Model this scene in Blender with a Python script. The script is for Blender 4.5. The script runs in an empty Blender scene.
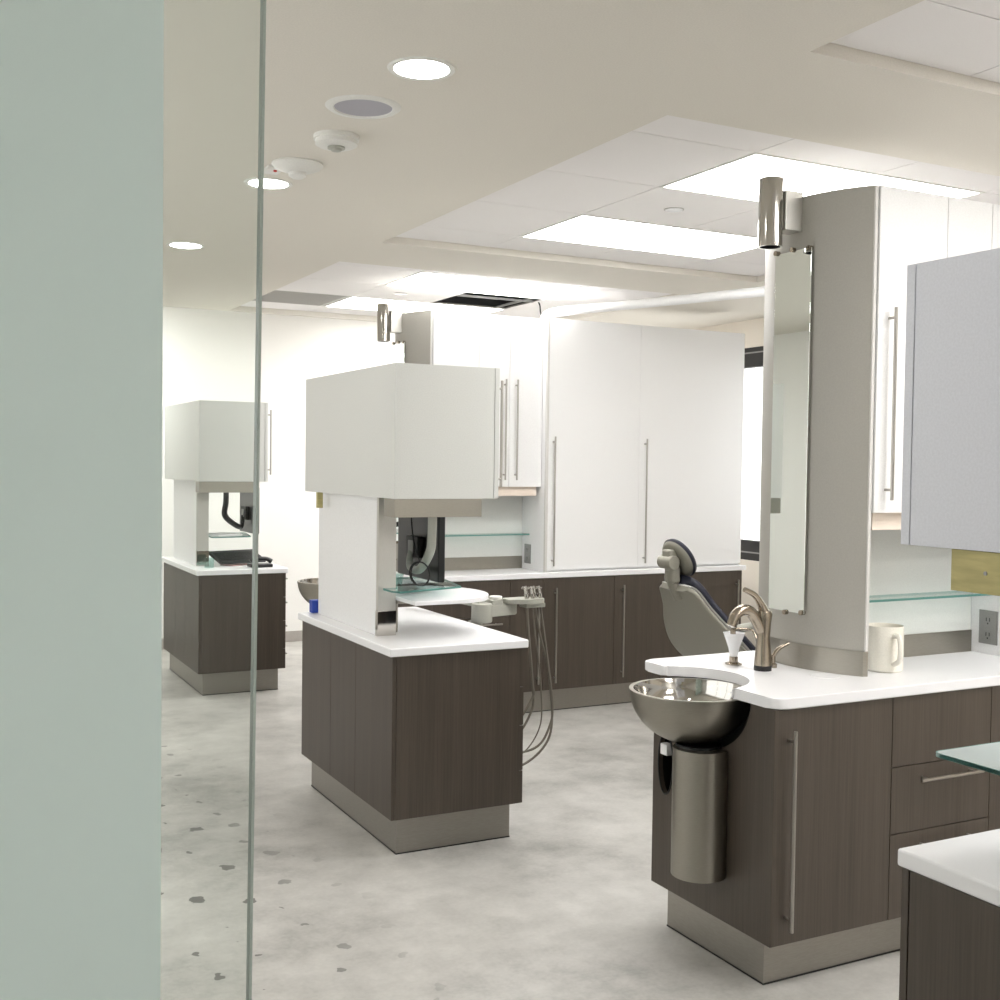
import bpy, bmesh, math, random
from mathutils import Vector, Matrix
PI = math.pi
scn = bpy.context.scene
col = scn.collection

# ------------------------------------------------------------------ camera
F_PX, YAW, PITCH, ROLL = 1146.7, 0.479068, 0.032095, -0.012877
f = Vector((math.sin(YAW)*math.cos(PITCH), math.cos(YAW)*math.cos(PITCH), -math.sin(PITCH)))
r = Vector((math.cos(YAW), -math.sin(YAW), 0)); d = f.cross(r)
c_, s_ = math.cos(ROLL), math.sin(ROLL)
rx = r*c_ + d*s_; dn = d*c_ - r*s_
cd = bpy.data.cameras.new('camera'); cam = bpy.data.objects.new('camera', cd); col.objects.link(cam)
m = Matrix((rx, -dn, -f)).transposed().to_4x4(); m.translation = (0, 0, 1.65)
cam.matrix_world = m
cd.sensor_width = 36; cd.lens = 36*F_PX/1000; cd.clip_start = 0.02
scn.camera = cam

# ------------------------------------------------------------------ world, exposure
w = bpy.data.worlds.new('world'); scn.world = w; w.use_nodes = True
bg = w.node_tree.nodes['Background']; bg.inputs[0].default_value = (1.0, 0.98, 0.96, 1); bg.inputs[1].default_value = 3.2
scn.view_settings.view_transform = 'Standard'; scn.view_settings.look = 'None'
scn.view_settings.gamma = 1; scn.view_settings.use_curve_mapping = False
scn.view_settings.exposure = -0.5
TROFFER_E, DOWN_E = 21.0, 44.0

# ------------------------------------------------------------------ materials
def lin(r, g, b):
    def t(v):
        v /= 255
        return v/12.92 if v <= .04045 else ((v+.055)/1.055)**2.4
    return (t(r), t(g), t(b), 1)
def newmat(name):
    mt = bpy.data.materials.new(name); mt.use_nodes = True
    return mt, mt.node_tree, mt.node_tree.nodes['Principled BSDF']
def noise_bump(nt, bs, scale, strength, vec=(1, 1, 1), dist=.002):
    tc = nt.nodes.new('ShaderNodeTexCoord'); mp = nt.nodes.new('ShaderNodeMapping'); mp.inputs['Scale'].default_value = vec
    nz = nt.nodes.new('ShaderNodeTexNoise'); nz.inputs['Scale'].default_value = scale; nz.inputs['Detail'].default_value = 3
    bp = nt.nodes.new('ShaderNodeBump'); bp.inputs['Strength'].default_value = strength; bp.inputs['Distance'].default_value = dist
    L = nt.links.new
    L(tc.outputs['Object'], mp.inputs[0]); L(mp.outputs[0], nz.inputs['Vector']); L(nz.outputs['Fac'], bp.inputs['Height']); L(bp.outputs[0], bs.inputs['Normal'])
    return nz
def plain(name, rgb, rough=.5, metal=0, bump=0, bscale=200, var=.03, vec=(1, 1, 1), spec=.5):
    mt, nt, bs = newmat(name)
    bs.inputs['Roughness'].default_value = rough; bs.inputs['Metallic'].default_value = metal
    bs.inputs['Specular IOR Level'].default_value = spec
    nz = noise_bump(nt, bs, bscale, bump, vec)
    cr = nt.nodes.new('ShaderNodeValToRGB'); c = lin(*rgb)
    cr.color_ramp.elements[0].color = tuple(v*(1-var) for v in c[:3])+(1,)
    cr.color_ramp.elements[1].color = tuple(min(1, v*(1+var)) for v in c[:3])+(1,)
    cr.color_ramp.elements[0].position = .35; cr.color_ramp.elements[1].position = .65
    nt.links.new(nz.outputs['Fac'], cr.inputs[0]); nt.links.new(cr.outputs[0], bs.inputs['Base Color'])
    return mt
M = {}
M['white'] = plain('white_laminate', (240, 240, 240), .38, bump=.03)
M['cool_white'] = plain('cool_white_laminate', (222, 224, 232), .4, bump=.03)
M['box_grey'] = plain('pale_grey_laminate', (214, 215, 211), .4, bump=.03)
M['quartz'] = plain('white_solid_surface', (244, 244, 246), .25, bscale=400, var=.01)
M['wall'] = plain('wall_paint', (246, 245, 242), .7, bump=.05)
M['wall_beige'] = plain('beige_wall_paint', (232, 224, 212), .7, bump=.05)
M['drywall'] = plain('ceiling_paint', (226, 221, 211), .8, bump=.05)
M['tile'] = plain('acoustic_tile', (242, 239, 238), .9, bump=.3, bscale=350, var=.02)
M['grey_tile'] = plain('grey_grille_tile', (212, 210, 206), .8, bump=.3, bscale=300)
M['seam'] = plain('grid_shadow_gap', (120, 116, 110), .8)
M['dark'] = plain('dark_void', (14, 14, 14), .8)
M['black'] = plain('black_plastic', (20, 21, 22), .3)
M['blackmetal'] = plain('black_frame', (24, 23, 23), .5)
M['greige'] = plain('greige_laminate', (168, 165, 157), .42, bump=.04)
M['edge'] = plain('pale_edge_band', (214, 212, 208), .4)
M['steel'] = plain('brushed_steel', (158, 154, 145), .38, 1, bump=.06, bscale=60, var=.04, vec=(1, 1, 14))
M['steel_soft'] = plain('satin_steel', (205, 203, 198), .42, 1, bump=.08, bscale=60, var=.03, vec=(14, 14, 1))
M['plinth'] = plain('plinth_steel', (158, 154, 147), .36, .8, bump=.1, bscale=40, var=.05, vec=(1, 1, 10))
M['nickel'] = plain('brushed_nickel', (158, 148, 134), .22, 1, bump=.05, bscale=80)
M['chrome'] = plain('polished_chrome', (190, 187, 181), .09, 1, var=.0)
M['handle'] = plain('satin_handle', (176, 172, 166), .28, 1)
M['mirror'] = plain('mirror_silver', (238, 243, 240), .02, 1, var=0)
M['ply'] = plain('raw_plywood', (190, 180, 126), .7, bscale=12, var=.12, vec=(1, 1, 6))
M['birch'] = plain('pale_birch', (236, 222, 208), .55, bscale=10, var=.04, vec=(1, 1, 8))
M['pgrey'] = plain('grey_green_plastic', (174, 174, 164), .4)
M['shell'] = plain('chair_shell', (138, 135, 124), .42)
M['navy'] = plain('navy_upholstery', (22, 25, 40), .5, bump=.1, bscale=90)
M['hose'] = plain('grey_hose', (116, 110, 100), .5)
M['mug'] = plain('cream_ceramic', (240, 236, 224), .25)
M['blue'] = plain('blue_carton', (36, 70, 170), .5)
M['paper'] = plain('white_paper', (240, 240, 240), .8)
M['pink'] = plain('pink_paper', (226, 180, 180), .8)
M['plate'] = plain('steel_cover_plate', (148, 148, 146), .45, .3)
M['speaker'] = plain('speaker_grille', (176, 174, 182), .7, bump=.4, bscale=900)
M['whiteplastic'] = plain('white_plastic', (232, 231, 226), .45)
M['red'] = plain('red_lens', (210, 60, 50), .4)
M['pipe'] = plain('white_pipe', (238, 238, 238), .35)
M['baseb'] = plain('grey_baseboard', (176, 170, 165), .6)

def woodgrain():
    mt, nt, bs = newmat('dark_woodgrain_laminate'); L = nt.links.new; N = nt.nodes.new
    tc = N('ShaderNodeTexCoord'); mp = N('ShaderNodeMapping'); mp.inputs['Scale'].default_value = (90, 90, 1.6)
    n1 = N('ShaderNodeTexNoise'); n1.inputs['Scale'].default_value = 2.2; n1.inputs['Detail'].default_value = 5; n1.inputs['Roughness'].default_value = .6
    mp2 = N('ShaderNodeMapping'); mp2.inputs['Scale'].default_value = (9, 9, .25)
    n2 = N('ShaderNodeTexNoise'); n2.inputs['Scale'].default_value = 2.0; n2.inputs['Detail'].default_value = 2
    mx = N('ShaderNodeMath'); mx.operation = 'MULTIPLY_ADD'; mx.inputs[1].default_value = .6
    ml = N('ShaderNodeMath'); ml.operation = 'MULTIPLY'; ml.inputs[1].default_value = .4
    cr = N('ShaderNodeValToRGB'); e = cr.color_ramp.elements
    e[0].position = .3; e[0].color = lin(62, 54, 47); e[1].position = .7; e[1].color = lin(84, 75, 66)
    L(tc.outputs['Object'], mp.inputs[0]); L(mp.outputs[0], n1.inputs['Vector'])
    L(tc.outputs['Object'], mp2.inputs[0]); L(mp2.outputs[0], n2.inputs['Vector'])
    L(n2.outputs['Fac'], ml.inputs[0]); L(n1.outputs['Fac'], mx.inputs[0]); L(ml.outputs[0], mx.inputs[2]); L(mx.outputs[0], cr.inputs[0])
    L(cr.outputs[0], bs.inputs['Base Color']); bs.inputs['Roughness'].default_value = .42
    bp = N('ShaderNodeBump'); bp.inputs['Strength'].default_value = .15; bp.inputs['Distance'].default_value = .001
    L(n1.outputs['Fac'], bp.inputs['Height']); L(bp.outputs[0], bs.inputs['Normal'])
    return mt
M['wood'] = woodgrain()

def concrete():
    mt, nt, bs = newmat('polished_concrete'); L = nt.links.new; N = nt.nodes.new
    tc = N('ShaderNodeTexCoord')
    def nz(scale, det, rough=.55):
        n = N('ShaderNodeTexNoise'); n.inputs['Scale'].default_value = scale; n.inputs['Detail'].default_value = det; n.inputs['Roughness'].default_value = rough
        L(tc.outputs['Object'], n.inputs['Vector']); return n
    a, b, c = nz(1.3, 8, .62), nz(7, 6, .6), nz(60, 3)
    def madd(x, k, y=None):
        q = N('ShaderNodeMath'); q.operation = 'MULTIPLY_ADD'; q.inputs[1].default_value = k
        L(x, q.inputs[0])
        if y is None: q.inputs[2].default_value = 0
        else: L(y, q.inputs[2])
        return q.outputs[0]
    v = madd(a.outputs['Fac'], .6, madd(b.outputs['Fac'], .3, madd(c.outputs['Fac'], .1)))
    cr = N('ShaderNodeValToRGB'); e = cr.color_ramp.elements
    e[0].position = .36; e[0].color = lin(150, 149, 144); e[1].position = .62; e[1].color = lin(206, 204, 199)
    el = e.new(.48); el.color = lin(183, 181, 176)
    L(v, cr.inputs[0])
    # dark chips in the slab along the glass
    vo = N('ShaderNodeTexVoronoi'); vo.inputs['Scale'].default_value = 5.0; vo.feature = 'F1'; vo.voronoi_dimensions = '2D'
    mpv = N('ShaderNodeMapping')
    wob = N('ShaderNodeTexNoise'); wob.inputs['Scale'].default_value = 22
    L(tc.outputs['Object'], wob.inputs['Vector'])
    va = N('ShaderNodeVectorMath'); va.operation = 'MULTIPLY_ADD'; va.inputs[1].default_value = (.06, .06, 0)
    L(wob.outputs['Color'], va.inputs[0]); L(tc.outputs['Object'], va.inputs[2]); L(va.outputs[0], vo.inputs['Vector'])
    sx = N('ShaderNodeSeparateColor'); L(vo.outputs['Color'], sx.inputs[0])
    rad = N('ShaderNodeMath'); rad.operation = 'MULTIPLY'; L(sx.outputs[0], rad.inputs[0]); rad.inputs[1].default_value = .17
    sub = N('ShaderNodeMath'); sub.operation = 'SUBTRACT'; L(rad.outputs[0], sub.inputs[0]); L(vo.outputs['Distance'], sub.inputs[1])
    ed = N('ShaderNodeMapRange'); ed.inputs['From Min'].default_value = 0; ed.inputs['From Max'].default_value = .012; L(sub.outputs[0], ed.inputs['Value'])
    sp = N('ShaderNodeSeparateXYZ'); L(tc.outputs['Object'], sp.inputs[0])
    mk = N('ShaderNodeMapRange'); mk.inputs['From Min'].default_value = 1.6; mk.inputs['From Max'].default_value = 1.15; L(sp.outputs['X'], mk.inputs['Value'])
    mm = N('ShaderNodeMath'); mm.operation = 'MULTIPLY'; L(ed.outputs[0], mm.inputs[0]); L(mk.outputs[0], mm.inputs[1])
    m3 = N('ShaderNodeMath'); m3.operation = 'MULTIPLY'; L(mm.outputs[0], m3.inputs[0]); m3.inputs[1].default_value = .95
    mix = N('ShaderNodeMix'); mix.data_type = 'RGBA'; L(m3.outputs[0], mix.inputs['Factor']); L(cr.outputs[0], mix.inputs['A']); mix.inputs['B'].default_value = lin(98, 97, 92)
    L(mix.outputs['Result'], bs.inputs['Base Color'])
    rr = N('ShaderNodeMapRange'); rr.inputs['To Min'].default_value = .28; rr.inputs['To Max'].default_value = .5; L(b.outputs['Fac'], rr.inputs['Value']); L(rr.outputs[0], bs.inputs['Roughness'])
    bs.inputs['Specular IOR Level'].default_value = .4
    return mt
M['concrete'] = concrete()

def emis(name, rgb, strength):
    mt, nt, bs = newmat(name)
    bs.inputs['Base Color'].default_value = (.9, .9, .9, 1)
    bs.inputs['Emission Color'].default_value = rgb; bs.inputs['Emission Strength'].default_value = strength
    return mt
M['troffer'] = emis('troffer_diffuser', (1, .985, .965, 1), TROFFER_E)
M['down'] = emis('downlight_lens', (1, .98, .95, 1), DOWN_E)

def glassmat(name, tint, gl=.05, rough=0.0):
    mt = bpy.data.materials.new(name); mt.use_nodes = True; nt = mt.node_tree; nt.nodes.clear(); L = nt.links.new; N = nt.nodes.new
    out = N('ShaderNodeOutputMaterial'); tr = N('ShaderNodeBsdfTransparent'); tr.inputs[0].default_value = tint
    g = N('ShaderNodeBsdfGlossy'); g.inputs['Roughness'].default_value = rough
    fr = N('ShaderNodeFresnel'); fr.inputs['IOR'].default_value = 1.45
    mx = N('ShaderNodeMixShader')
    ge = N('ShaderNodeNewGeometry'); iv = N('ShaderNodeMath'); iv.operation = 'SUBTRACT'; iv.inputs[0].default_value = 1; ml = N('ShaderNodeMath'); ml.operation = 'MULTIPLY'
    L(ge.outputs['Backfacing'], iv.inputs[1]); L(fr.outputs[0], ml.inputs[0]); L(iv.outputs[0], ml.inputs[1]); L(ml.outputs[0], mx.inputs[0]); L(tr.outputs[0], mx.inputs[1]); L(g.outputs[0], mx.inputs[2]); L(mx.outputs[0], out.inputs[0])
    return mt
M['glass'] = glassmat('clear_glass', (.955, .975, .962, 1))
M['shelfglass'] = glassmat('green_shelf_glass', (.84, .92, .905, 1))
M['winglass'] = glassmat('window_glass', (.97, .98, .98, 1))
M['glassedge'] = plain('glass_edge_green', (120, 168, 160), .2)
M['paneedge'] = plain('glass_edge_grey', (176, 188, 182), .15)

def sheenglass():
    mt = glassmat('painted_sheen_glass', (.86, .93, .93, 1)); nt = mt.node_tree; L = nt.links.new
    out = [n for n in nt.nodes if n.type == 'OUTPUT_MATERIAL'][0]; src = out.inputs[0].links[0].from_socket
    df = nt.nodes.new('ShaderNodeBsdfDiffuse'); df.inputs[0].default_value = lin(240, 250, 250)  # white diffuse paints in the bright ceiling's reflection on the near shelf
    mx = nt.nodes.new('ShaderNodeMixShader'); mx.inputs[0].default_value = .6
    L(src, mx.inputs[1]); L(df.outputs[0], mx.inputs[2]); L(mx.outputs[0], out.inputs[0]); return mt
M['sheenglass'] = sheenglass()
def frost():
    mt = bpy.data.materials.new('frosted_film'); mt.use_nodes = True; nt = mt.node_tree; nt.nodes.clear(); L = nt.links.new; N = nt.nodes.new
    out = N('ShaderNodeOutputMaterial'); tl = N('ShaderNodeBsdfTranslucent'); tl.inputs[0].default_value = lin(243, 250, 249)
    df = N('ShaderNodeBsdfDiffuse'); df.inputs[0].default_value = lin(226, 235, 234)
    mx = N('ShaderNodeMixShader'); mx.inputs[0].default_value = .45
    tc = N('ShaderNodeTexCoord'); nz = N('ShaderNodeTexNoise'); nz.inputs['Scale'].default_value = 500; bp = N('ShaderNodeBump'); bp.inputs['Strength'].default_value = .05
    L(tc.outputs['Object'], nz.inputs['Vector']); L(nz.outputs['Fac'], bp.inputs['Height']); L(bp.outputs[0], df.inputs['Normal'])
    L(tl.outputs[0], mx.inputs[1]); L(df.outputs[0], mx.inputs[2]); L(mx.outputs[0], out.inputs[0])
    return mt
M['frost'] = frost()

# ------------------------------------------------------------------ mesh helpers
def origin(o):
    v = Vector((0, 0, 0))
    while o is not None:
        v += o.location; o = o.parent
    return v
class MB:
    def __init__(s): s.bm = bmesh.new()
    def box(s, x0, x1, y0, y1, z0, z1, bev=0, seg=2):
        r_ = bmesh.ops.create_cube(s.bm, size=1); vs = r_['verts']
        for v in vs: v.co = Vector((x0+(v.co.x+.5)*(x1-x0), y0+(v.co.y+.5)*(y1-y0), z0+(v.co.z+.5)*(z1-z0)))
        if bev:
            es = list({e for v in vs for e in v.link_edges})
            bmesh.ops.bevel(s.bm, geom=es, offset=bev, segments=seg, affect='EDGES', profile=.5)
        return s
    def cyl(s, p0, p1, r0, r1=None, seg=24, bev=0):
        r1 = r0 if r1 is None else r1
        p0, p1 = Vector(p0), Vector(p1); dd = p1-p0
        mt = Matrix.Translation((p0+p1)/2) @ dd.to_track_quat('Z', 'Y').to_matrix().to_4x4()
        res = bmesh.ops.create_cone(s.bm, cap_ends=True, segments=seg, radius1=r0, radius2=r1, depth=dd.length, matrix=mt)
        if bev:
            es = [e for e in {e for v in res['verts'] for e in v.link_edges} if any(len(fc.verts) > 4 for fc in e.link_faces)]
            bmesh.ops.bevel(s.bm, geom=es, offset=bev, segments=2, affect='EDGES', profile=.5)
        return s
    def tube(s, pts, r, seg=12, n=8, caps=True):
        pts = [Vector(p) for p in pts]
        rs = r if isinstance(r, (list, tuple)) else [r]*len(pts)
        P, R = [], []
        for i in range(len(pts)-1):
            p0 = pts[max(i-1, 0)]; p1 = pts[i]; p2 = pts[i+1]; p3 = pts[min(i+2, len(pts)-1)]
            for k in range(n):
                t = k/n
                P.append(.5*((2*p1)+(-p0+p2)*t+(2*p0-5*p1+4*p2-p3)*t*t+(-p0+3*p1-3*p2+p3)*t**3)); R.append(rs[i]*(1-t)+rs[i+1]*t)
        P.append(pts[-1]); R.append(rs[-1])
        up = None; rings = []
        for i, p in enumerate(P):
            tg = (P[min(i+1, len(P)-1)]-P[max(i-1, 0)]).normalized()
            if up is None:
                up = Vector((0, 0, 1)) if abs(tg.z) < .9 else Vector((0, 1, 0))
            a = tg.cross(up).normalized(); up = a.cross(tg).normalized()
            rings.append([s.bm.verts.new(p+(a*math.cos(2*PI*k/seg)+up*math.sin(2*PI*k/seg))*R[i]) for k in range(seg)])
        for A, B in zip(rings, rings[1:]):
            for k in range(seg): s.bm.faces.new((A[k], A[(k+1) % seg], B[(k+1) % seg], B[k]))
        if caps: s.bm.faces.new(rings[0][::-1]); s.bm.faces.new(rings[-1])
        return s
    def lathe(s, c, prof, seg=40, sx=1, sy=1):
        rings = []
        for (rr, z) in prof:
            if rr < 1e-5: rings.append([s.bm.verts.new((c[0], c[1], c[2]+z))])
            else: rings.append([s.bm.verts.new((c[0]+rr*sx*math.cos(2*PI*k/seg), c[1]+rr*sy*math.sin(2*PI*k/seg), c[2]+z)) for k in range(seg)])
        for A, B in zip(rings, rings[1:]):
            for k in range(seg):
                k2 = (k+1) % seg
                if len(A) == 1 and len(B) > 1: s.bm.faces.new((A[0], B[k2], B[k]))
                elif len(B) == 1 and len(A) > 1: s.bm.faces.new((A[k], A[k2], B[0]))
                elif len(A) > 1: s.bm.faces.new((A[k], A[k2], B[k2], B[k]))
        return s
    def prism(s, poly, z0, z1, bev=0, seg=2, axis='z'):
        def P(a, b, z):
            return (a, b, z) if axis == 'z' else ((z, a, b) if axis == 'x' else (a, z, b))
        lo = [s.bm.verts.new(P(a, b, z0)) for a, b in poly]; hi = [s.bm.verts.new(P(a, b, z1)) for a, b in poly]
        n = len(poly); fs = [s.bm.faces.new(lo[::-1]), s.bm.faces.new(hi)]
        for k in range(n): fs.append(s.bm.faces.new((lo[k], lo[(k+1) % n], hi[(k+1) % n], hi[k])))
        if bev:
            es = list(fs[0].edges)+list(fs[1].edges)
            bmesh.ops.bevel(s.bm, geom=es, offset=bev, segments=seg, affect='EDGES', profile=.5)
        return s
    def xf(s, mt): bmesh.ops.transform(s.bm, matrix=mt, verts=s.bm.verts); return s
    def build(s, name, mat, parent=None, ang=35, local=False):
        bm = s.bm; bmesh.ops.recalc_face_normals(bm, faces=bm.faces)
        if parent is not None and not local: bmesh.ops.translate(bm, verts=bm.verts, vec=-origin(parent))
        for fc in bm.faces: fc.smooth = True
        for e in bm.edges:
            if len(e.link_faces) == 2 and e.calc_face_angle(0) > math.radians(ang): e.smooth = False
        me = bpy.data.meshes.new(name); bm.to_mesh(me); bm.free()
        me.materials.append(M[mat] if isinstance(mat, str) else mat)
        o = bpy.data.objects.new(name, me); col.objects.link(o)
        if parent is not None: o.parent = parent
        wn = o.modifiers.new('weighted_normals', 'WEIGHTED_NORMAL'); wn.keep_sharp = True; wn.weight = 100
        return o
def tag(o, label=None, cat=None, group=None, kind=None):
    if label: o['label'] = label
    if cat: o['category'] = cat
    if group: o['group'] = group
    if kind: o['kind'] = kind
    return o
def thing(name, loc, label, cat, group=None, rz=0):
    o = bpy.data.objects.new(name, None); o.empty_display_size = .05; col.objects.link(o); o.location = loc; o.rotation_euler.z = rz
    return tag(o, label, cat, group)
def struct(name, mb, mat, parent=None):
    o = mb.build(name, mat, parent)
    if parent is None: o['kind'] = 'structure'
    return o
def kids(o): return [c for c in bpy.data.objects if c.parent == o]
def copy_tree(o, parent=None):
    c = o.copy(); col.objects.link(c); c.parent = parent
    for ch in kids(o): copy_tree(ch, c)
    return c
def dup(o, off, label):
    c = copy_tree(o); c.location = o.location+Vector(off); c['label'] = label; return c
def bar_handle(parent, p0, p1, normal, mat='handle', r=.006, off=.032):
    # straight bar pull on two posts; p0,p1 lie on the door face
    p0, p1, nn = Vector(p0), Vector(p1), Vector(normal)
    b = MB(); b.cyl(p0+nn*off, p1+nn*off, r, seg=16, bev=.001)
    dv = (p1-p0); L = dv.length; dv.normalize()
    for t in (.035, L-.035): b.cyl(p0+dv*t+nn*.0005, p0+dv*t+nn*off, r*.8, seg=12)
    return b.build('handle', mat, parent)

# ------------------------------------------------------------------ room shell
XL, XR, YB, YF = -0.95, 5.75, -3.4, 10.12
ZD, ZT = 2.77, 2.806
struct('floor', MB().box(XL-.1, XR+.1, YB-.1, YF+.1, -.1, 0), 'concrete')
struct('wall_back', MB().box(XL-.1, XR+.1, YF, YF+.1, 0, 3.1), 'wall')
LY0, LY1, LZ0, LZ1 = 1.9, 6.4, .85, 2.6
b = MB(); b.box(XL-.1, XL, YB, LY0, 0, 3.1).box(XL-.1, XL, LY1, YF, 0, 3.1).box(XL-.1, XL, LY0, LY1, 0, LZ0).box(XL-.1, XL, LY0, LY1, LZ1, 3.1)
struct('wall_left', b, 'wall')
wb = MB().box(XL-.07, XL-.02, LY0, LY1, LZ0, LZ0+.05).box(XL-.07, XL-.02, LY0, LY1, LZ1-.05, LZ1)
for yy in (LY0, 3.39, 4.87, LY1-.05): wb.box(XL-.07, XL-.02, yy, yy+.05, LZ0+.05, LZ1-.05)
fill_win = struct('added_fill_window', wb, 'whiteplastic')  # unseen window added to throw fill light on the left-hand faces
MB().box(XL-.05, XL-.044, LY0+.05, LY1-.05, LZ0+.05, LZ1-.05).build('pane', 'winglass', fill_win)
struct('wall_front', MB().box(XL-.1, XR+.1, YB-.1, YB, 0, 3.1), 'wall')
struct('baseboard_back', MB().box(XL, XR, YF-.012, YF-.0005, 0, .095, .002), 'baseb')
struct('baseboard_left', MB().box(XL+.0005, XL+.012, YB, YF-.013, 0, .095, .002), 'baseb')
# right wall with a long window
WY0, WY1, WZ0, WZ1 = 5.6, 8.6, .93, 2.56
b = MB()
b.box(XR, XR+.12, YB, WY0, 0, 3.1); b.box(XR, XR+.12, WY1, YF, 0, 3.1)
b.box(XR, XR+.12, WY0, WY1, 0, WZ0); b.box(XR, XR+.12, WY0, WY1, WZ1, 3.1)
struct('wall_right', b, 'wall_beige')
wf = MB()
wf.box(XR+.01, XR+.07, WY0, WY1, WZ1-.15, WZ1).box(XR+.01, XR+.07, WY0, WY1, WZ0, WZ0+.15)
wf.box(XR+.01, XR+.07, WY0, WY0+.06, WZ0, WZ1).box(XR+.01, XR+.07, WY1-.06, WY1, WZ0, WZ1)
win = struct('window_1', wf, 'blackmetal')
MB().box(XR+.004, XR+.0098, WY0, WY1, WZ1-.045, WZ1-.035).box(XR+.004, XR+.0098, WY0, WY1, WZ0+.055, WZ0+.065).build('window_trim', 'plate', win)
MB().box(XR+.035, XR+.041, WY0+.06, WY1-.06, WZ0+.15, WZ1-.15).build('pane', 'winglass', win)

# dropped drywall ceiling with tile-filled coffers
CX0, CX1 = 2.17, 4.61
coffers = [(-3.15, -.70), (-.06, 2.40), (3.05, 5.52), (6.17, 8.60)]
YC = 8.66
b = MB(); b.box(XL, CX0, YB, YC, ZD, ZD+.09).box(CX1, XR, YB, YC, ZD, ZD+.09)
ys = [YB]+[v for c in coffers for v in c]+[YC]
for a, e in zip(ys[0::2], ys[1::2]): b.box(CX0, CX1, a, e, ZD, ZD+.09)
struct('ceiling', b, 'drywall')
struct('ceiling', MB().box(XL, XR, YC, YF, 3.0, 3.1).box(XL, XR, YC-.02, YC, ZD+.09, 3.1), 'drywall')
struct('ceiling', MB().box(XL-.1, XR+.1, YB-.1, YC-.02, 3.1, 3.15), 'dark')
seams_x = [CX0, 2.786, 3.396, 4.006, CX1]
trof = None
CNAME = ['behind the viewer', 'above the right-hand foreground', 'above the mirror tower', 'above the far cabinets']
for ci, (a, e) in enumerate(coffers):
    top = e-.333
    sy = [a]+[top-.61*k for k in (3, 2, 1, 0)]+[e]
    if sy[1]-a < .02: sy = [a]+sy[2:]
    tb = MB(); g = .0022
    for i in range(4):
        for j in range(len(sy)-1):
            x0, x1, y0, y1 = seams_x[i], seams_x[i+1], sy[j], sy[j+1]
            row = len(sy)-2-j           # 0 = far strip
            if row in (1, 3) and i in (1, 2): continue
            if ci == 3 and ((row == 2 and i == 2) or (row == 1 and i == 0)): continue
            tb.box(x0+g, x1-g, y0+g, y1-g, ZT, ZT+.012)
    struct('ceiling', tb, 'tile')
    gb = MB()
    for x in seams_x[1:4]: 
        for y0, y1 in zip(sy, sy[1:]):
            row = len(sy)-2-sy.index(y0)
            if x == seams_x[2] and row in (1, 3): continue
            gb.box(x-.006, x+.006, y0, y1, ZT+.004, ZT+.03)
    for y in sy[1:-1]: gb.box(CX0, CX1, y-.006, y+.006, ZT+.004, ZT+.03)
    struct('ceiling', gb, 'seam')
    for row in (1, 3):
        y1 = top-.61*(row-1); y0 = y1-.61
        loc = (3.396, (y0+y1)/2, ZT)
        lb = 'bright rectangular troffer light %s, %s of its coffer' % (CNAME[ci], 'far one' if row == 1 else 'near one')
        if trof is None:
            trof = thing('troffer_light', loc, lb, 'ceiling light', 'rectangular troffer lights in the tile coffers')
            x0, x1 = 2.786, 4.006
            MB().box(x0+.014, x1-.014, y0+.014, y1-.014, ZT-.001, ZT+.004).build('diffuser', 'troffer', trof)
            fb = MB(); fb.box(x0, x1, y0, y0+.013, ZT-.003, ZT+.03).box(x0, x1, y1-.013, y1, ZT-.003, ZT+.03)
            fb.box(x0, x0+.013, y0+.013, y1-.013, ZT-.003, ZT+.03).box(x1-.013, x1, y0+.013, y1-.013, ZT-.003, ZT+.03); fb.box(x0+.013, x1-.013, y0+.013, y1-.013, ZT+.03, ZT+.035)
            fb.build('frame', 'whiteplastic', trof)
        else:
            dup(trof, Vector(loc)-trof.location, lb)
for x_, wd in ((1.2, 'left'), (4.2, 'right')):  # extra out-of-view troffers, added to brighten the far wall
    dup(trof, Vector((x_, 9.3, 2.999))-trof.location, 'added unseen troffer light in the raised ceiling, brightening the far wall, %s one' % wd)
# grey grille tile, open ceiling bay
top = coffers[3][1]-.333
gt = thing('ceiling_grille', (2.478, top-.305, ZT), 'grey perforated grille tile in the far coffer, left of a troffer light', 'ceiling vent')
MB().box(CX0+.003, 2.783, top-.607, top-.003, ZT, ZT+.012).build('grille_plate', 'grey_tile', gt)
gl = MB()
for k in range(14): gl.box(CX0+.04, 2.75, top-.58+k*.041, top-.572+k*.041, ZT-.002, ZT+.001)
gl.build('slats', 'seam', gt)
ob = thing('open_ceiling_bay', (3.701, top-.915, ZT), 'black open ceiling bay with bare grid bars where a tile is missing', 'ceiling opening')
x0, x1, y0, y1 = 3.403, 3.999, top-1.214, top-.616
MB().box(x0, x0+.01, y0, y1, ZT+.01, ZT+.25).box(x1-.01, x1, y0, y1, ZT+.01, ZT+.25).box(x0+.01, x1-.01, y0, y0+.01, ZT+.01, ZT+.25).box(x0+.01, x1-.01, y1-.01, y1, ZT+.01, ZT+.25).box(x0, x1, y0, y1, ZT+.25, ZT+.26).build('dark_recess', 'dark', ob)
MB().box(x0-.003, x1+.003, y0+.17, y0+.185, ZT-.002, ZT+.012).box(x1-.09, x1-.078, y0, y1, ZT-.001, ZT+.012).box(x0+.012, x0+.1, y0+.3, y0+.34, ZT+.03, ZT+.08).build('grid_bar', 'plate', ob)
cb = MB().tube([(4.02, 7.22, ZT+.03), (4.04, 7.2, ZT-.02), (4.03, 7.16, ZT-.09), (4.07, 7.13, ZT-.15)], .005, 8)
tag(cb.build('loose_cable', 'black'), 'short black cable dangling from the open ceiling bay', 'cable')

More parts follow.
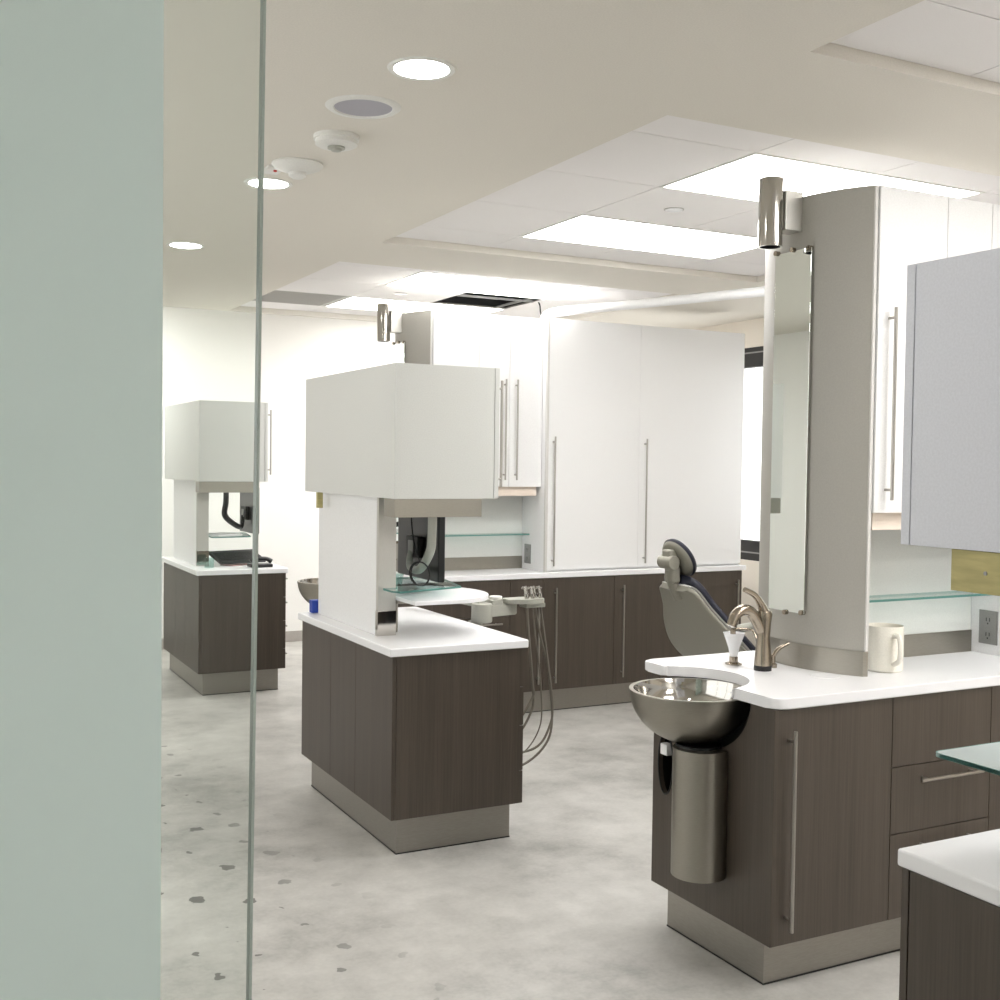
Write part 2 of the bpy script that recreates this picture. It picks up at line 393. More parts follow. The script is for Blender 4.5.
# round ceiling fittings
dl = None
places = [(-1.59, 'behind the viewer'), (-.05, 'directly over the viewer'), (1.5, 'just above the top of the view'), (3.04, 'nearest in view, in front of the round speaker'), (4.59, 'crossed by the glass edge'), (6.13, 'farthest one, seen through the clear glass')]
for y, wd in places:
    lb = 'round recessed downlight in plaster ceiling, '+wd
    if dl is None:
        dl = thing('downlight', (1.31, y, ZD), lb, 'ceiling light', 'round recessed downlights')
        MB().lathe((1.31, y, ZD), [(.076, -.0005), (.08, -.004), (.095, -.004), (.098, 0)]).build('trim_ring', 'whiteplastic', dl)
        MB().lathe((1.31, y, ZD), [(0, -.003), (.079, -.003), (.079, -.0005), (0, -.0005)]).build('lens', 'down', dl)
    else: dup(dl, (0, y-dl.location.y, 0), lb)
sp = thing('ceiling_speaker', (1.29, 3.455, ZD), 'round flush ceiling speaker with grey grille beside the nearest downlight', 'speaker')
MB().lathe((1.29, 3.455, ZD), [(.09, -.001), (.094, -.007), (.112, -.006), (.12, 0)]).build('trim_ring', 'whiteplastic', sp)
MB().lathe((1.29, 3.455, ZD), [(0, -.003), (.093, -.003), (.093, 0), (0, 0)]).build('grille', 'speaker', sp)
sm = thing('smoke_detector', (1.325, 3.81, ZD), 'round white smoke detector with stepped rim, between speaker and domed sensor', 'smoke detector')
MB().lathe((1.325, 3.81, ZD), [(.078, 0), (.078, -.014), (.073, -.016), (.073, -.03), (.06, -.037), (0, -.038)]).build('body', 'whiteplastic', sm)
MB().lathe((1.325, 3.81, ZD-.038), [(.03, 0), (.03, -.006), (.022, -.007), (.016, -.014), (0, -.016)]).build('sensor_cap', 'pgrey', sm)
ms = thing('motion_sensor', (1.32, 4.235, ZD), 'white domed ceiling occupancy sensor beside the downlight at the glass edge', 'sensor')
MB().lathe((1.32, 4.235, ZD), [(.095, 0), (.097, -.006), (.085, -.018), (.04, -.034), (0, -.036)]).build('body', 'whiteplastic', ms)
MB().lathe((1.32, 4.235, ZD-.033), [(.034, 0), (.033, -.014), (.02, -.022), (0, -.024)]).build('lens', 'whiteplastic', ms)
MB().box(1.225, 1.29, 4.3, 4.4, ZD-.012, ZD-.0005, .003).build('junction_plate', 'whiteplastic', ms)
MB().lathe((1.262, 4.33, ZD-.012), [(.007, 0), (.007, -.004), (0, -.007)], 12).build('indicator', 'red', ms)
def disc(x, y, lb):
    o = thing('sprinkler_cover', (x, y, ZT), lb, 'sprinkler cover', 'sprinkler cover plates on the ceiling tiles')
    MB().lathe((x, y, ZT), [(.04, 0), (.04, -.004), (.035, -.006), (0, -.007)], 24).build('cover_plate', 'quartz', o)
    MB().lathe((x, y, ZT), [(.046, 0), (.046, -.002), (.041, -.002), (.041, 0)], 24).build('ring', 'handle', o)
disc(3.09, 4.28, 'small round white sprinkler cover on tile between the two troffers over the mirror tower')
disc(3.03, 7.35, 'small round sprinkler cover on tile left of the open ceiling bay')

# ------------------------------------------------------------------ glass partition in the foreground
GY = 1.2
gp = thing('glass_partition', (.331, GY, 0), 'full-height glass partition, frosted left part and clear right strip', 'glass partition')
gx0, gx1 = .3205, .3445    # the free edge is slightly out of plumb
MB().prism([(XL, 0), (gx0-.003, 0), (gx1-.003, ZD), (XL, ZD)], GY, GY+.012, axis='y').build('pane', 'glass', gp)
MB().prism([(gx0-.003, 0), (gx0, 0), (gx1, ZD), (gx1-.003, ZD)], GY, GY+.012, axis='y').build('polished_edge', 'paneedge', gp)
MB().box(XL, .2335, GY-.0012, GY-.0002, 0, ZD).build('frosted_film', 'frost', gp)['label'] = 'frosted film covering the left part'

# ------------------------------------------------------------------ islands
def island(ox, oy, where, kind):
    """kind: 'mid','far' (near short end at local y=0) or 'near' (far short end at local y=1.215)"""
    X = lambda v: ox+v
    Y = lambda v: oy+v
    L, W, ZC = 1.215, .62, .881
    cb = thing('island_cabinet', (X(W/2), Y(L/2), 0), 'dark woodgrain base cabinet on a steel plinth, '+where, 'cabinet', 'island base cabinets')
    zb, zt = .158, .844
    MB().box(X(.0185), X(W-.0185), Y(.0185), Y(L-.0185), zb, zt-.012).box(X(.045), X(W-.045), Y(.045), Y(L-.045), zt-.012, zt+.001).build('body', 'dark', cb)
    ss = [0.0005, .435, .773, L-.0005]
    if kind == 'near': ss = [.0005, .44, .82, L-.02]
    for a, e in zip(ss, ss[1:]): MB().box(X(0), X(.018), Y(a+.0012), Y(e-.0012), zb, zt, .001).build('side_panel', 'wood', cb)
    MB().box(X(.0185), X(W-.0185), Y(0), Y(.018), zb, zt, .001).build('end_panel', 'wood', cb)
    if kind == 'near':
        for a, e in ((0, W/2-.001), (W/2+.001, W)):
            dr = MB().box(X(a), X(e), Y(L-.018), Y(L), zb, zt, .001).build('door', 'wood', cb)
            hx = X(W/2+(.05 if a else -.05)); bar_handle(dr, (hx, Y(L), .25), (hx, Y(L), .75), (0, 1, 0))
        MB().box(X(W-.018), X(W), Y(.0185), Y(L-.0195), zb, zt, .001).build('side_panel', 'wood', cb)
    else:
        MB().box(X(.0185), X(W-.0185), Y(L-.018), Y(L), zb, zt, .001).build('end_panel', 'wood', cb)
        for z0, z1 in ((.158, .3), (.303, .5), (.503, .67), (.673, .844)):
            dr = MB().box(X(W-.018), X(W), Y(.001), Y(L-.001), z0, z1, .001).build('drawer', 'wood', cb)
            if kind == 'far': bar_handle(dr, (X(W), Y(.08), z1-.05), (X(W), Y(.4), z1-.05), (1, 0, 0))
    MB().box(X(.04), X(W-.042), Y(.04), Y(L-.045), 0.005, zb, .001).build('plinth', 'plinth', cb)
    MB().box(X(.0385), X(W-.0405), Y(.0385), Y(L-.0435), 0.0, .005).build('shadow_strip', 'black', cb)  # black strip standing in for the shade line under the plinth
    ct = MB().box(X(-.003 if kind == 'near' else -.02), X(W+.012), Y(-.02), Y(L+.012), zt+.001, ZC, .006, 3).build('countertop', 'quartz')
    tag(ct, 'white solid-surface countertop of the '+where+' island', 'countertop', 'island countertops')
    # screen panel with steel post
    dp = thing('divider_panel', (X(.1), Y(.75), ZC), 'white upright divider panel with brushed steel end post, '+where+' island', 'divider panel', 'white divider panels on the islands')
    if kind == 'near': a, e, p0, p1 = .10, .60, .605, .63
    else: a, e, p0, p1 = .345, 1.15, .32, .345
    MB().box(X(.062), X(.14), Y(a), Y(e), ZC, 1.494, .0015).build('panel', 'white', dp)
    po = MB().box(X(.058), X(.142), Y(p0), Y(p1), ZC+.11, 1.494, .001).build('post', 'steel_soft', dp)
    MB().box(X(.056), X(.144), Y(p0-.003), Y(p1), ZC, ZC+.11, .001).build('post_foot', 'chrome', dp)
    # hanging box
    ub = thing('hanging_cabinet', (X(.24), Y(.59), 1.497), 'pale grey box cabinet raised over the '+where+' island', 'cabinet', 'raised box cabinets above the islands')
    if kind == 'near':
        LB = L+.024
        MB().box(X(0), X(.482), Y(.0), Y(LB-.024), 1.497, 2.057, .001).build('body', 'cool_white', ub)
        for a, e in ((0, .2395), (.2425, .482)):
            dr = MB().box(X(a), X(e), Y(LB-.0215), Y(LB), 1.497, 2.057, .001).build('door', 'cool_white', ub)
            hx = X(.2 if a == 0 else .28); bar_handle(dr, (hx, Y(LB), 1.547), (hx, Y(LB), 2.0), (0, 1, 0))
    else:
        LB = 1.185
        MB().box(X(0), X(.4585), Y(.0), Y(LB), 1.497, 2.057, .001).build('body', 'box_grey', ub)
        for a, e, hy in ((0, .59, .04), (.594, LB, LB-.04)):
            dr = MB().box(X(.461), X(.482), Y(a), Y(e), 1.497, 2.057, .001).build('door', 'box_grey', ub)
            bar_handle(dr, (X(.482), Y(hy), 1.547), (X(.482), Y(hy), 2.008), (1, 0, 0))
    if kind != 'near':
        MB().box(X(.002), X(.405), Y(.003), Y(.12), 1.42, 1.496, .0015).build('steel_bracket', 'steel', ub)
        if kind == 'mid': MB().box(X(.004), X(.03), Y(LB-.19), Y(LB-.165), 1.42, 1.496, .001).build('plywood_block', 'ply', ub)
    else:
        pb = MB().box(X(.004), X(.044), Y(.75), Y(L-.1), 1.417, 1.496, .001).build('plywood_block', 'ply', ub)
        MB().cyl((X(.0035), Y(1.035), 1.456), (X(.002), Y(1.035), 1.456), .004, seg=12).build('screw', 'plate', pb)
    return cb
ix = 1.788
island(ix, 4.386, 'middle', 'mid')
island(ix+.016, 7.98, 'far left', 'far')
island(ix-.003, .44, 'near right', 'near')

def rounded(poly, rads, n=6):
    out = []; N_ = len(poly)
    for i, p in enumerate(poly):
        rr = rads[i] if isinstance(rads, (list, tuple)) else rads
        p = Vector(p); a = (Vector(poly[i-1])-p); b_ = (Vector(poly[(i+1) % N_])-p)
        if rr <= 0: out.append(tuple(p)); continue
        rr = min(rr, a.length*.49, b_.length*.49); a.normalize(); b_.normalize()
        p0, p2 = p+a*rr, p+b_*rr
        for k in range(n+1):
            t = k/n; q = p0*(1-t)**2+p*2*t*(1-t)+p2*t*t; out.append(tuple(q))
    return out
def shelf(poly, z, label, group, rad=.02, th=.008, mat='shelfglass'):
    c = sum((Vector(p) for p in poly), Vector((0, 0)))/len(poly)
    o = thing('glass_shelf', (c.x, c.y, z), label, 'shelf', group)
    pr = rounded(poly, rad)
    MB().prism(pr, z, z+th).build('glass_plate', mat, o)
    # polished green rim
    q = MB(); cc = Vector(c)
    inner = [tuple(cc+(Vector(p)-cc)*.993) for p in pr]
    bm = q.bm; n = len(pr)
    V = [[bm.verts.new((p[0], p[1], zz)) for p in P] for P, zz in ((pr, z-.0003), (pr, z+th+.0003), (inner, z+th+.0003), (inner, z-.0003))]
    for i in range(4):
        A, B = V[i], V[(i+1) % 4]
        for k in range(n): bm.faces.new((A[k], A[(k+1) % n], B[(k+1) % n], B[k]))
    q.build('polished_edge', 'glassedge', o)
    return o
GS = 'green glass shelves on the island posts'
shelf([(1.865, 4.60), (1.885, 4.55), (2.23, 4.66), (2.32, 5.12), (1.935, 5.12), (1.935, 4.698), (1.865, 4.698)], 1.085, 'small green glass shelf above white tray on the middle island', GS, .006)
shelf([(1.963, 8.25), (2.25, 8.28), (2.33, 8.75), (1.963, 8.75)], 1.085, 'small green glass shelf carrying papers above the far left island', GS)
shelf([(1.795, .95), (2.2, .95), (2.31, 1.595), (1.795, 1.595)], 1.085, 'green glass shelf with painted pale sheen at right edge, over the near right island', GS, mat='sheenglass')
MB_ = None
def tray(x0, x1, y0, y1, z, label):
    o = thing('pull_out_tray', ((x0+x1)/2, (y0+y1)/2, z), label, 'tray', 'white rounded trays under the glass shelves')
    ry = (y1-y0)/2; pts = [(x0, y0), (x0, y1)]
    pts = rounded([(x0, y0), (x0, y1)], 0)
    for k in range(25):
        t = PI/2-PI*k/24; pts.append((x1-ry*.8+ry*.8*math.cos(t), (y0+y1)/2+ry*math.sin(t)))
    MB().prism(pts, z, z+.018, .004).build('tray_top', 'quartz', o)
    MB().box(x0+.02, x1-.14, (y0+y1)/2-.05, (y0+y1)/2+.05, z-.022, z-.0005, .004).cyl((x0+.03, (y0+y1)/2, .882), (x0+.03, (y0+y1)/2, z-.001), .014).build('tray_support', 'steel', o)
tray(1.935, 2.395, 4.50, 5.10, 1.035, 'white rounded tray beneath glass shelf on the middle island')
tray(1.935, 2.40, .95, 1.52, 1.035, 'white rounded tray under glass shelf at the right edge')

# monitors
def monitor(x, y0, y1, z0, z1, label, armmat, ao=0):
    ym = (y0+y1)/2
    o = thing('monitor', (x, ym, z0), label, 'monitor', 'monitors hanging under the box cabinets')
    bz = MB().box(x, x+.035, y0, y1, z0, z1, .008, 3).build('housing', 'black', o)
    MB().box(x+.0352, x+.036, y0+.02, y1-.02, z0+.03, z1-.02).build('screen', 'black', o)
    MB().box(x-.03, x-.0005, ym-.07, ym+.07, z0+.1, z0+.2, .005).build('rear_hub', 'blackmetal', o)
    MB().box(x-.036, x-.0302, ym-.03, ym+.03, z0+.12, z0+.18, .002).build('mount_plate', 'plate', o)
    a = MB(); P = [(x-.06-ao, y0-.06, 1.496), (x-.06-ao, y0-.06, z1-.10), (x-.058-ao, y0-.03, z0+.14), (x-.05-ao*.3, y0+.1, z0+.055), (x-.045, ym-.02, z0+.06), (x-.032, ym, z0+.13)]
    a.tube(P, [.02, .02, .021, .02, .017, .014], 14, 10); a.box(x-.1-ao, x-.02-ao, y0-.1, y0-.02, 1.48, 1.4965, .003)
    a.build('arm', armmat, o)
    return o
monitor(2.16, 4.76, 5.25, 1.10, 1.43, 'black monitor seen from behind on curved grey arm, middle island', 'pgrey')
monitor(2.30, 8.36, 8.80, 1.10, 1.45, 'black monitor on black curved arm, seen through glass at the far left island', 'black', .17)
ring = MB(); c0 = Vector((2.05, 4.72, 1.15))
for k in range(2):
    pts = [c0+Vector((.048*math.cos(t)*(1-.06*k), .03*math.sin(t)*.5-.01*k, .052*math.sin(t))) for t in [2*PI*i/14 for i in range(15)]]
    ring.tube(pts, .0032, 8, 4)
ring.tube([c0+Vector((.0, 0, .052)), c0+Vector((.01, .1, .15)), c0+Vector((.03, .18, .3)), c0+Vector((.04, .2, .345))], .0032, 8)
tag(ring.build('coiled_cable', 'black'), 'thin black cable coiled in a loop in front of the black monitor', 'cable')
cupg = MB().lathe((1.975, 4.80, 1.0935), [(0, 0), (.022, 0), (.03, .05), (.027, .052), (.02, .004), (0, .004)], 24)
tag(cupg.build('clear_tumbler', 'shelfglass'), 'small clear tumbler on glass shelf beside the steel post', 'glass')

# clutter on the far island
def rotbox(cx, cy, cz, lx, ly, lz, rz, rx_=0, ry_=0, bev=.004):
    return MB().box(-lx/2, lx/2, -ly/2, ly/2, 0, lz, bev).xf(Matrix.Translation((cx, cy, cz)) @ Matrix.Rotation(rz, 4, 'Z') @ Matrix.Rotation(ry_, 4, 'Y') @ Matrix.Rotation(rx_, 4, 'X'))
kb = rotbox(2.16, 8.34, .93, .38, .2, .02, .3, .35)
k_ = kb.build('keyboard', 'black'); tag(k_, 'black keyboard propped at a slant on the far left island', 'keyboard')
kk = MB()
for i in range(13):
    for j in range(5): kk.box(-.165+i*.0255, -.165+i*.0255+.02, -.068+j*.027, -.068+j*.027+.021, .0198, .024)
kk.xf(Matrix.Translation((2.16, 8.34, .93)) @ Matrix.Rotation(.3, 4, 'Z') @ Matrix.Rotation(.35, 4, 'X')).build('keys', 'blackmetal', k_)
tag(rotbox(2.16, 8.33, .882, .2, .14, .004, .5, bev=.001).build('pink_paper', 'pink'), 'pink paper lying under the slanted keyboard', 'paper')
ph = thing('telephone', (2.27, 8.11, .8815), 'low black phone handset set at the counter end of the far left island', 'telephone')
MB().box(2.19, 2.35, 8.05, 8.17, .882, .905, .006).build('base', 'black', ph)
MB().tube([(2.2, 8.1, .92), (2.23, 8.1, .94), (2.31, 8.1, .94), (2.35, 8.1, .92)], [.02, .014, .014, .02], 12).build('handset', 'black', ph)
tag(MB().lathe((1.92, 8.17, .8815), [(0, 0), (.034, 0), (.036, .07), (.033, .072), (.031, .004), (0, .004)], 24).build('clear_cup', 'shelfglass'), 'clear cup at the foot of the far island post', 'cup')
tag(rotbox(2.09, 8.50, 1.0935, .2, .24, .008, .3, bev=.001).build('paper_pad', 'paper'), 'white paper pad on the far island glass shelf', 'paper')
tag(MB().box(1.822, 1.875, 5.55, 5.595, .8815, .945, .003).build('blue_carton', 'blue'), 'small blue carton at far end of the middle island', 'carton')

# ------------------------------------------------------------------ wall rows
ARC = []
(ax, ay0, ay1, sag) = (2.912, 2.89, 3.44, .088)
ym_ = (ay0+ay1)/2; hc = (ay1-ay0)/2; RR = (hc*hc+sag*sag)/(2*sag)
for k in range(25):
    y = ay0+(ay1-ay0)*k/24; ARC.append((ax-sag+RR-math.sqrt(RR*RR-(y-ym_)**2), y))
def row(dx, dy, fo, where, short, sm_):
    X = lambda v: v+dx
    Y = lambda v: v+dy+(fo if v < 2.81 else 0)
    G = ' in the '+short+' row'
    ZB, ZTP = .156, .899
    # --- base units
    def base(x0, x1, label, mode, hx=None, left=False):
        o = thing('base_cabinet', (X((x0+x1)/2), Y(3.06), 0), label, 'cabinet', 'woodgrain base cabinets'+G)
        xx0 = x0+(.019 if left else .0)
        bb = MB()
        if left: bb.box(X(xx0+.0005), X(xx0+.2195), Y(3.345), Y(3.36), ZB, ZTP-.01).box(X(xx0+.0005), X(xx0+.2195), Y(2.744), Y(3.344), ZB, ZB+.018)
        bb.box(X(xx0+(.22 if left else .0005)), X(x1-.0005), Y(2.744), Y(3.36), ZB, ZTP-.01).build('body', 'dark', o)
        MB().box(X(x0+.041 if left else x0), X(x1), Y(2.80), Y(3.318), .005, ZB, .0008).build('plinth', 'plinth', o)
        MB().box(X(x0+.0395 if left else x0), X(x1), Y(2.7985), Y(3.3195), 0, .005).build('shadow_strip', 'black', o)  # shade at the plinth foot, modelled as a thin black strip
        if left:
            # end panel with oval waste opening (built around the hole)
            e = MB(); n = 28; cy, cz, ry, rz = 3.287, .60, .043, .11
            ya, yb, za, zb = 2.725+fo, 3.363, ZB, ZTP
            bm = e.bm
            ov = [(cy+ry*math.cos(2*PI*k/n), cz+rz*math.sin(2*PI*k/n)) for k in range(n)]
            bx_ = []
            for k in range(n):
                c, s = math.cos(2*PI*k/n), math.sin(2*PI*k/n)
                t = min(((yb-cy) if c > 0 else (cy-ya))/abs(c) if abs(c) > 1e-6 else 1e9, ((zb-cz) if s > 0 else (cz-za))/abs(s) if abs(s) > 1e-6 else 1e9)
                bx_.append((cy+c*t, cz+s*t))
            cr = []
            for xx in (x0, x0+.018):
                O = [bm.verts.new((X(xx), Y(a), b2)) for a, b2 in ov]; B = [bm.verts.new((X(xx), Y(a), b2)) for a, b2 in bx_]
                K = {q: bm.verts.new((X(xx), Y(q[0]), q[1])) for q in ((ya, za), (yb, za), (yb, zb), (ya, zb))}
                for k in range(n):
                    k2 = (k+1) % n
                    bm.faces.new((O[k], O[k2], B[k2], B[k]))
                    p, q = bx_[k], bx_[k2]
                    if abs(p[0]-q[0]) > 1e-6 and abs(p[1]-q[1]) > 1e-6:
                        cor = min(K, key=lambda t: (t[0]-(p[0]+q[0])/2)**2+(t[1]-(p[1]+q[1])/2)**2)
                        bm.faces.new((B[k], B[k2], K[cor]))
                cr.append((O, B))
            for k in range(n):
                k2 = (k+1) % n
                bm.faces.new((cr[0][0][k], cr[0][0][k2], cr[1][0][k2], cr[1][0][k]))
            ep = e.build('end_panel', 'wood', o)
            pr_ = [(0, .905)]+[(.265*math.cos(t), .905-.205*math.sin(t)) for t in [PI/2*k/12 for k in range(13)]][:-1]+[(0, .70)]
            cut = MB().lathe((X(2.343), Y(3.10), 0), pr_, 48).build('cutter', 'wood')
            cut.modifiers.clear(); bo = ep.modifiers.new('b', 'BOOLEAN'); bo.operation = 'DIFFERENCE'; bo.object = cut; bo.solver = 'EXACT'
            bpy.context.view_layer.update()
            dg = bpy.context.evaluated_depsgraph_get(); me2 = bpy.data.meshes.new_from_object(ep.evaluated_get(dg))
            ep.modifiers.clear(); ep.data = me2
            bpy.data.objects.remove(cut, do_unlink=True)
            for pg in me2.polygons: pg.use_smooth = False
            MB().box(X(x0+.0002), X(x0+.018), Y(ya+.0002), Y(ya+.001), za, zb).box(X(x0+.0002), X(x0+.018), Y(ya), Y(yb), za+.0002, za+.001).build('edge_band', 'wood', ep)
            rim = MB(); pts = [(X(x0-.001), Y(a), b2) for a, b2 in ov]; rim.tube(pts+[pts[0]], .003, 8, 2, caps=False); rim.build('opening_rim', 'blackmetal', ep)
            MB().box(X(x0-.012), X(x0+.02-.003), Y(cy-.02), Y(cy+.02), cz+.03, cz+.07, .004).build('paper_roll', 'paper', o)
        if mode == 'door':
            dr = MB().box(X(x0+.0015), X(x1-.0015), Y(2.724), Y(2.743), ZB, ZTP-.002, .001).build('door', 'wood', o)
            bar_handle(dr, (X(hx), Y(2.724), .205), (X(hx), Y(2.724), .835), (0, -1, 0))
        elif mode == 'drawers':
            for z0, z1 in ((ZB, .438), (.441, .662), (.665, ZTP-.002)):
                dr = MB().box(X(x0+.0015), X(x1-.0015), Y(2.724), Y(2.743), z0, z1, .001).build('drawer', 'wood', o)
                if z1 > .43 and z1 < .7: bar_handle(dr, (X(x0+.105), Y(2.724), z1-.045), (X(x1-.07), Y(2.724), z1-.045), (0, -1, 0))
    base(2.38, sm_[0], 'woodgrain sink cabinet with oval opening in its end, '+where, 'door', 2.437, True)
    base(sm_[0], sm_[1], 'woodgrain three-drawer cabinet next to sink cabinet, '+where, 'drawers')
    base(sm_[1], sm_[2], 'narrow woodgrain door cabinet under the open niche, '+where, 'door', sm_[2]-.05)
    base(sm_[2], 4.25, 'woodgrain door cabinet under left half of tall white hutch, '+where, 'door', 3.78)
    base(4.25, 4.79, 'woodgrain door cabinet under middle of tall white hutch, '+where, 'door', 4.31)
    base(4.79, 5.345, 'woodgrain door cabinet under right end of tall white hutch, '+where, 'door', 5.29)
    # --- countertop with round notch
    bx, by, br = 2.335, 3.12, .211
    x0, y0, y1 = 2.374, 2.712, 3.478
    a0 = math.acos((x0-bx)/br)
    P = [(5.37, y0), (5.37, y1)]
    P += rounded([(5.0, y1), (x0+.022, y1), (x0+.022, by+br*math.sin(a0)), (bx+.1, by+br)], [0, .05, .06, 0])[1:-1]
    for k in range(3, 26):
        t = a0-2*a0*k/26; P.append((bx+br*math.cos(t), by+br*math.sin(t)))
    P += rounded([(bx, by-br), (x0, by-br*math.sin(a0)), (x0, y0), (5.0, y0)], [0, .012, .05, 0])[1:-1]
    P = [(X(a), Y(c)) for a, c in P]
    ct = MB().prism(P, .90, .935, .005, 2).build('countertop', 'quartz')
    tag(ct, 'long white countertop with round basin notch, '+where, 'countertop', 'row countertops')
    # --- basin
    bs_ = thing('steel_basin', (X(2.343), Y(3.10), .3), 'round stainless steel cuspidor bowl on half-round column, '+where, 'sink', 'steel basins at the row ends')
    cx_, cy_, R_ = 2.343, 3.10, .205
    prof = []
    for k in range(15):
        t = PI/2*k/14*.80; prof.append((R_*math.cos(t), -.168*math.sin(t)/math.sin(PI/2*.8)))
    inner = [(q[0]-.004, q[1]+.004) for q in prof[::-1]]
    MB().lathe((X(cx_), Y(cy_), .8955), [(R_-.012, .004), (R_+.002, .004), (R_+.003, -.001)]+prof[1:]+[(0, prof[-1][1])], 64).build('bowl', 'steel', bs_)
    MB().lathe((X(cx_), Y(cy_), .8955), [(R_-.012, .0042)]+[(max(q[0]-.016, 0), q[1]+.006) for q in prof[1:]]+[(0, prof[-1][1]+.006)], 64).build('inner_bowl', 'chrome', bs_)
    col_ = MB()
    PP = []
    kx, ky, kr = 2.33, 3.024, .092
    th0 = math.acos((2.3785-kx)/kr)
    for k in range(33):
        t = th0+(2*PI-2*th0)*k/32; PP.append((X(kx)+kr*math.cos(t), Y(ky)+kr*math.sin(t)))
    col_.prism(PP, .30, .722, .001); col_.build('column', 'steel', bs_)
    MB().lathe((X(2.336), Y(3.045), .722), [(.076, 0), (.076, .008), (.06, .008), (0, .008)], 40).build('collar', 'black', bs_)
    # --- faucet
    fx, fy = X(2.675), Y(3.13)
    fa = thing('faucet', (fx, fy, .935), 'brushed nickel single-lever faucet beside the steel basin, '+where, 'faucet', 'faucets')
    MB().lathe((fx, fy, .935), [(0, 0), (.031, 0), (.031, .018), (.0, .018)], 32).build('base', 'blackmetal', fa)
    MB().lathe((fx, fy, .953), [(.031, 0), (.028, .04), (.023, .10), (.026, .15), (.030, .18), (.026, .192), (0, .194)], 32).build('body', 'nickel', fa)
    MB().tube([(fx-.01, fy, 1.075), (fx-.05, fy, 1.135), (fx-.09, fy, 1.152), (fx-.125, fy, 1.135), (fx-.145, fy, 1.098)], [.019, .02, .02, .018, .016], 18, 8).build('spout', 'nickel', fa)
    MB().tube([(fx, fy, 1.14), (fx-.012, fy, 1.165), (fx-.04, fy+.002, 1.2), (fx-.085, fy+.005, 1.222)], [.02, .014, .011, .009], 14, 8).build('lever', 'nickel', fa)
    ps = thing('rinse_spray', (X(2.745), Y(3.16), .935), 'small nickel side lever at foot of the mirror tower, '+where, 'tap', 'side levers by the faucets')
    MB().lathe((X(2.745), Y(3.16), .935), [(0, 0), (.016, 0), (.016, .012), (.01, .016), (.01, .045), (0, .046)], 20).tube([(X(2.745), Y(3.16), .97), (X(2.76), Y(3.15), 1.0), (X(2.80), Y(3.14), 1.02)], [.008, .007, .005], 12).build('lever_body', 'nickel', ps)
    # cup filler with white cone cup
    ux, uy = X(2.655), Y(3.265)
    cf = thing('cup_filler', (ux, uy, .935), 'small metal cup filler stand with thin spout behind the basin, '+where, 'cup filler', 'cup fillers')
    MB().lathe((ux, uy, .935), [(0, 0), (.03, 0), (.03, .005), (.016, .009), (.016, .028), (0, .029)], 28).build('base', 'nickel', cf)
    MB().tube([(fx-.005, fy+.02, 1.02), (ux+.06, uy-.03, 1.057), (ux+.0, uy, 1.064)], [.005, .005, .006], 12).cyl((ux-.005, uy, 1.068), (ux-.005, uy, 1.045), .01, seg=16).build('spout', 'nickel', cf)
    tag(MB().lathe((ux, uy, .9645), [(0, 0), (.014, 0), (.02, .03), (.039, .085), (.036, .085), (.018, .032), (.01, .004), (0, .004)], 28).build('paper_cup', 'quartz'), 'white conical rinse cup on the metal filler stand, '+where, 'cup', 'white cone cups')
    tag(MB().lathe((X(2.80), Y(2.955), .935), [(.0, 0), (.052, 0), (.05, .0015), (.043, .0015), (.041, .0006), (0, .0006)], 36).build('cup_recess', 'quartz'), 'shallow round white insert in the counter beside faucet, '+where, 'counter insert')
    # --- mirror tower
    tw = thing('mirror_tower', (X(2.9), Y(3.16), .935), 'tall curved greige tower panel with steel foot, '+where, 'tower', 'curved tower panels')
    poly = [(X(a), Y(c)) for a, c in ARC]
    MB().prism(poly+[(X(2.926), Y(3.44)), (X(2.926), Y(2.893))], 1.022, 2.606, .002).build('curved_panel', 'greige', tw)
    MB().box(X(2.9125), X(2.9265), Y(2.8835), Y(2.8925), 1.022, 2.606, .002).build('edge_strip', 'edge', tw)
    MB().prism([(a-.003, c) for a, c in poly]+[(X(2.927), Y(3.441)), (X(2.927), Y(2.885))], .935, 1.0218, .0005).build('steel_foot', 'steel', tw)
    MB().box(X(2.9265), X(2.9275), Y(2.90), Y(3.40), .935, 2.60).build('back_board', 'white', tw)
    mx_ = X(2.823)
    mi = thing('mirror', (mx_, Y(3.18), 1.13), 'narrow frameless mirror clipped to the curved tower, '+where, 'mirror', 'narrow tower mirrors')
    MB().box(mx_-.006, mx_, Y(3.086), Y(3.272), 1.13, 2.42, .001).build('mirror_glass', 'mirror', mi)
    for yy, zz in ((3.265, 2.424), (3.18, 2.424), (3.095, 2.418), (3.18, 1.127), (3.095, 1.135)):
        MB().cyl((mx_-.014, Y(yy), zz), (mx_+.004, Y(yy), zz), .009, seg=16).build('clip', 'nickel', mi)
    la = thing('wall_lamp', (X(2.835), Y(3.16), 2.54), 'polished chrome cylinder lamp mounted on top of the mirror tower, '+where, 'lamp', 'chrome cylinder lamps')
    lx, ly = X(2.712), Y(3.18)
    MB().lathe((lx, ly, 2.424), [(.036, .0), (.0425, .0), (.0425, .238), (.038, .24), (0, .24)], 40).build('cylinder_shade', 'chrome', la)
    MB().lathe((lx, ly, 2.424), [(.036, .001), (.036, .1), (0, .1)], 32).build('dark_reflector', 'dark', la)
    MB().box(lx+.038, X(2.828), ly-.036, ly+.036, 2.484, 2.622, .002).build('bracket', 'steel_soft', la)
